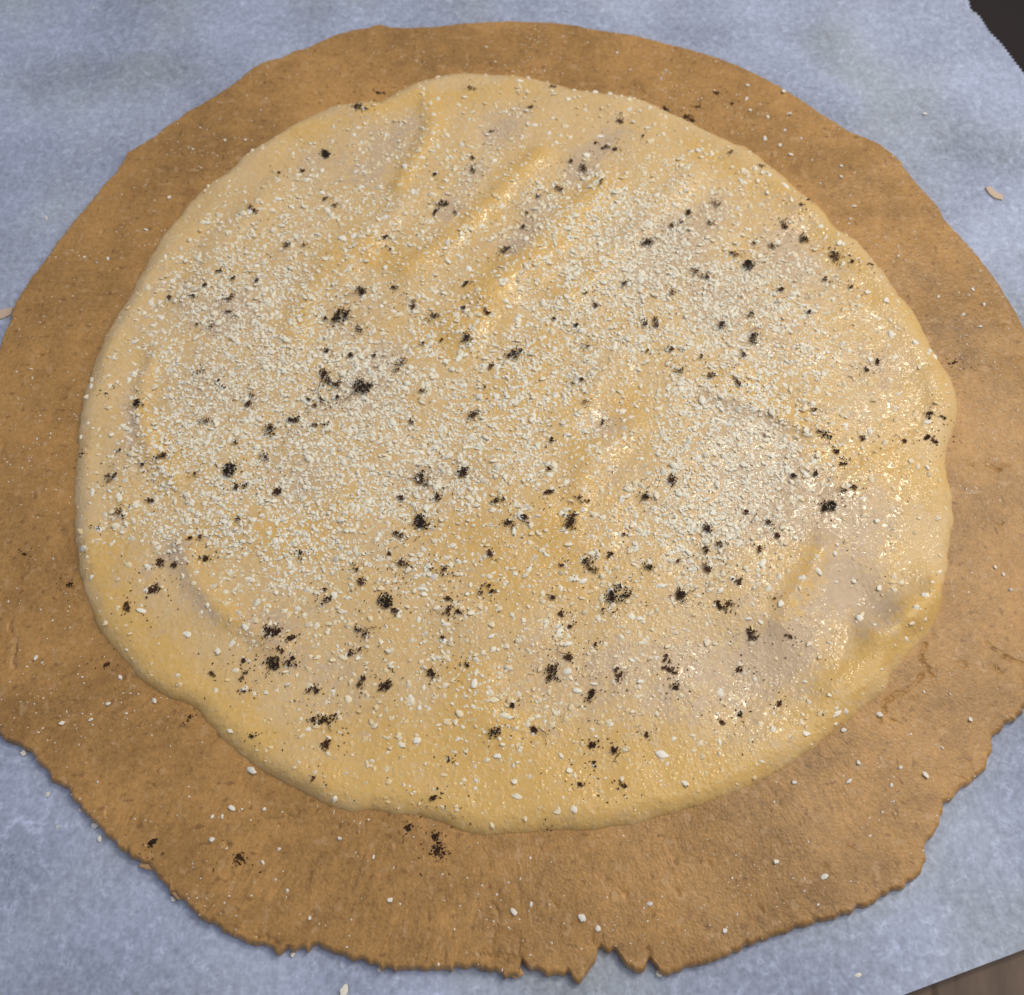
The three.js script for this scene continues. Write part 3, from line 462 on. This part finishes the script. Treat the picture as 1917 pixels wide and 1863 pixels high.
SPECKS = SPECKS.concat(nums(`1092 710 8, 1072 717 5, 1097 650 5, 1259 655 8, 1212 655 4, 1272 692 7, 1334 702 8, 1384 717 8, 1312 667 5, 1399 665 8, 1627 690 8, 1644 672 7, 1794 670 6, 1099 751 6, 1129 787 5, 1522 770 6, 1549 815 9, 1532 807 4, 1742 776 8, 1767 780 5, 1737 820 9, 1754 824 8, 1697 822 5, 1619 817 8, 1564 837 7, 1579 863 7, 1527 887 6, 1489 892 7, 1604 910 7, 1577 916 6, 1554 945 12, 1259 897 13, 1212 927 10, 1087 935 7, 1027 920 10, 987 970 10, 1064 977 16, 1027 880 8, 1032 822 6, 1167 1000 5, 1329 985 12, 1402 952 7, 1437 975 6, 1457 1002 9,
  1349 1017 7, 1322 1030 8, 1329 1060 10, 1422 1027 7, 1384 1087 8, 1142 1037 7, 1099 1060 11, 1214 1062 9, 1157 1110 19, 1177 1115 8, 1272 1112 15, 1352 1135 11, 1369 1132 6, 1049 1152 9, 1034 1122 7, 1069 1170 7, 1114 1205 4, 1412 1185 12, 1477 1187 6, 1452 1120 4, 1062 1225 10, 1249 1231 8, 1049 1057 4, 1269 1049 5, 187 1247 9, 592 1285 10, 597 1348 13, 682 1275 10, 725 1278 14, 457 1263 6, 395 1260 6, 457 1295 5, 610 1403 10, 807 1260 9, 872 1245 6, 955 1320 6, 940 1373 10, 840 1424 5, 587 1459 5, 812 1495 7, 817 1548 11, 762 1550 8, 815 1590 13, 440 1603 10, 277 1576 6, 350 1335 5, 470 1379 5,
  1032 1255 15, 1162 1260 10, 1107 1305 11, 1257 1250 10, 1259 1283 8, 1384 1248 8, 1459 1315 6, 1357 1350 8, 1389 1333 5, 1007 1358 10, 1104 1395 10, 1164 1408 9, 1209 1374 5, 1112 1429 5, 1167 1474 6, 1084 1468 5, 1027 1548 3`, 3));
const SOLID = new Set(['430,880', '512,1240', '637,590', '675,725', '1554,945', '720,1122', '787,975', '610,288', '277,1576', '1402,495', '257,756', '1157,1110']);
const dust = [];
for (const [px, py, s] of SPECKS) {
  const [cx, cz] = at(px, py, 0.007), over = Math.hypot(cx, cz) < look(RF, Math.atan2(cz, cx)) ? 0.00025 + 0.0005 * clamp(read(GRAIN, cx, cz)) : 0, y0 = surfaceY(cx, cz) + over, R = s * PX * 1.3, key = px + ',' + py, solid = SOLID.has(key), list = [];
  const n = Math.round(clamp(s * s * (solid ? 0.75 : 0.55) + 5, 7, 150)), stretch = rr(1, 1.4), dir = rr(0, 3.14), branches = [0, 1, 2].map(() => rr(0, 6.28)), hubs = Array.from({ length: solid ? 2 : 1 + Math.floor(rnd() * 4) }, () => [gauss() * 0.32, gauss() * 0.32, rr(0.12, 0.34)]);
  for (let k = 0; k < n; k++) {
    let r = solid && k < n * 0.75 ? Math.sqrt(rnd()) * 0.75 : Math.abs(gauss()) * 0.44, a = rnd() < 0.15 ? branches[k % 3] + gauss() * 0.35 : rr(0, 6.28);
    const hub = hubs[Math.floor(rnd() * hubs.length)], loose = !solid || k >= n * 0.75;
    let ux = (loose ? hub[0] + gauss() * hub[2] : Math.cos(a) * r) * stretch, uz = (loose ? hub[1] + gauss() * hub[2] : Math.sin(a) * r) / Math.sqrt(stretch);
    const x = cx + (ux * Math.cos(dir) - uz * Math.sin(dir)) * R, z = cz + (ux * Math.sin(dir) + uz * Math.cos(dir)) * R;
    const big = solid && r < 0.5, t = (0.6 + 1.3 * rnd() ** 1.5) * PX * (big ? 1.4 : 1);
    list.push([x - cx, surfaceY(x, z) + over - y0 + t * 0.5 + (solid ? (1 - clamp(r)) * R * 0.14 : 0), z - cz, t * rr(0.9, 1.7), t * 0.9, rr(0, 6.28)]);
  }
  if (s > 8 && rnd() < 0.25) {                                             // a fine thread curling away
    let a = rr(0, 6.28), x = 0, z = 0;
    for (let k = 0; k < 7; k++) { x += Math.cos(a) * R * 0.24; z += Math.sin(a) * R * 0.24; a += gauss() * 0.5; list.push([x, surfaceY(cx + x, cz + z) + over - y0 + 0.0003, z, R * 0.17, PX * 0.7, -a]); }
  }
  const rimmed = Math.hypot(cx, cz) > look(RF, Math.atan2(cz, cx)), size = s > 11 ? 'sizeable' : s > 8 ? 'small' : s > 5 ? 'very small' : 'tiny';
  const o = mesh('dark_speck', bits(list), solid ? M.speck : rnd() < 0.35 ? M.reddishSpeck : M.brownSpeck); o.position.set(cx, y0, cz);
  tag(o, special[key] ?? size + ' dark speck ' + (rimmed ? 'on dough ' : 'cluster ') + beside(cx, cz), 'speck', 'dark specks scattered over the pastry');
  for (let k = 0; k < 4 + s * 0.8; k++) { const a = rr(0, 6.28), r = R * (1 + Math.abs(gauss()) * 1.6); dust.push([cx + Math.cos(a) * r, cz + Math.sin(a) * r]); }
}
{
  for (let k = 0; k < 400; k++) { const x = rr(-0.13, 0.13), z = rr(-0.13, 0.13); if (Math.hypot(x, z) < look(RF, Math.atan2(z, x)) - 0.002) dust.push([x, z]); }
  const im = new THREE.InstancedMesh(new THREE.OctahedronGeometry(1, 0), M.speck, dust.length), o = new THREE.Object3D();
  dust.forEach(([x, z], i) => { const t = rr(0.55, 1.15) * PX; o.position.set(x, surfaceY(x, z) + t * 0.4 + 0.0003 * clamp(read(GRAIN, x, z) + 0.4), z); o.rotation.set(rr(-0.5, 0.5), rr(0, 6.28), rr(-0.5, 0.5)); o.scale.set(t * rr(1, 2.6), t * 0.8, t); o.updateMatrix(); im.setMatrixAt(i, o.matrix); });
  im.name = numbered('speck_dust'); im.userData.kind = 'stuff'; im.castShadow = im.receiveShadow = true; scene.add(im);
  tag(im, 'fine dark brown dust of specks scattered over the filling', 'specks');
}

// ---------------------------------------------------------------- torn flakes of the rim and stray scraps of dough
function flake(outline, y, thick) {
  const p = pts(outline, y), cx = p.reduce((s, q) => s + q[0], 0) / p.length, cz = p.reduce((s, q) => s + q[1], 0) / p.length;
  const g = new THREE.ExtrudeGeometry(new THREE.Shape(p.map(([x, z]) => new THREE.Vector2(x - cx, cz - z))), { depth: thick * 0.1, bevelEnabled: true, bevelThickness: thick * 0.4, bevelSize: thick * 0.45, bevelSegments: 3, curveSegments: 2 });
  g.rotateX(-Math.PI / 2); return [g, cx, cz];
}
for (const [outline, y, tilt] of [['258,1624 268,1610 276,1604 284,1618 283,1629 270,1628', 0.0034, 0.12], ['316,1670 318,1654 324,1644 334,1652 340,1672 344,1686 328,1684', 0.0036, -0.1], ['952,1827 970,1818 976,1828 964,1834', 0.003, 0.1], ['1072,1815 1078,1814 1079,1822 1071,1822', 0.004, 0]]) {
  const [g, cx, cz] = flake(outline, y, 0.0012), o = mesh('torn_flake', g, M.flake, pastry);
  o.position.set(cx * 0.996, y - 0.0012, cz * 0.996); o.rotation.z = tilt;
}
for (const [outline, label] of [['-20,583 0,582 14,578 22,577 18,588 4,595 -18,598', 'beige scrap of dough on the paper at the left rim'], ['1846,353 1852,351 1862,361 1876,367 1874,374 1862,371 1852,363', 'thin beige scrap of dough lying on the paper at the right']]) {
  const [g, cx, cz] = flake(outline, 0.0012, 0.0007), o = mesh('dough_scrap', g, M.scrap);
  o.position.set(cx, paperY(cx, cz) + 0.0003, cz); tag(o, label, 'dough scrap');
}
renderer.render(scene, camera);
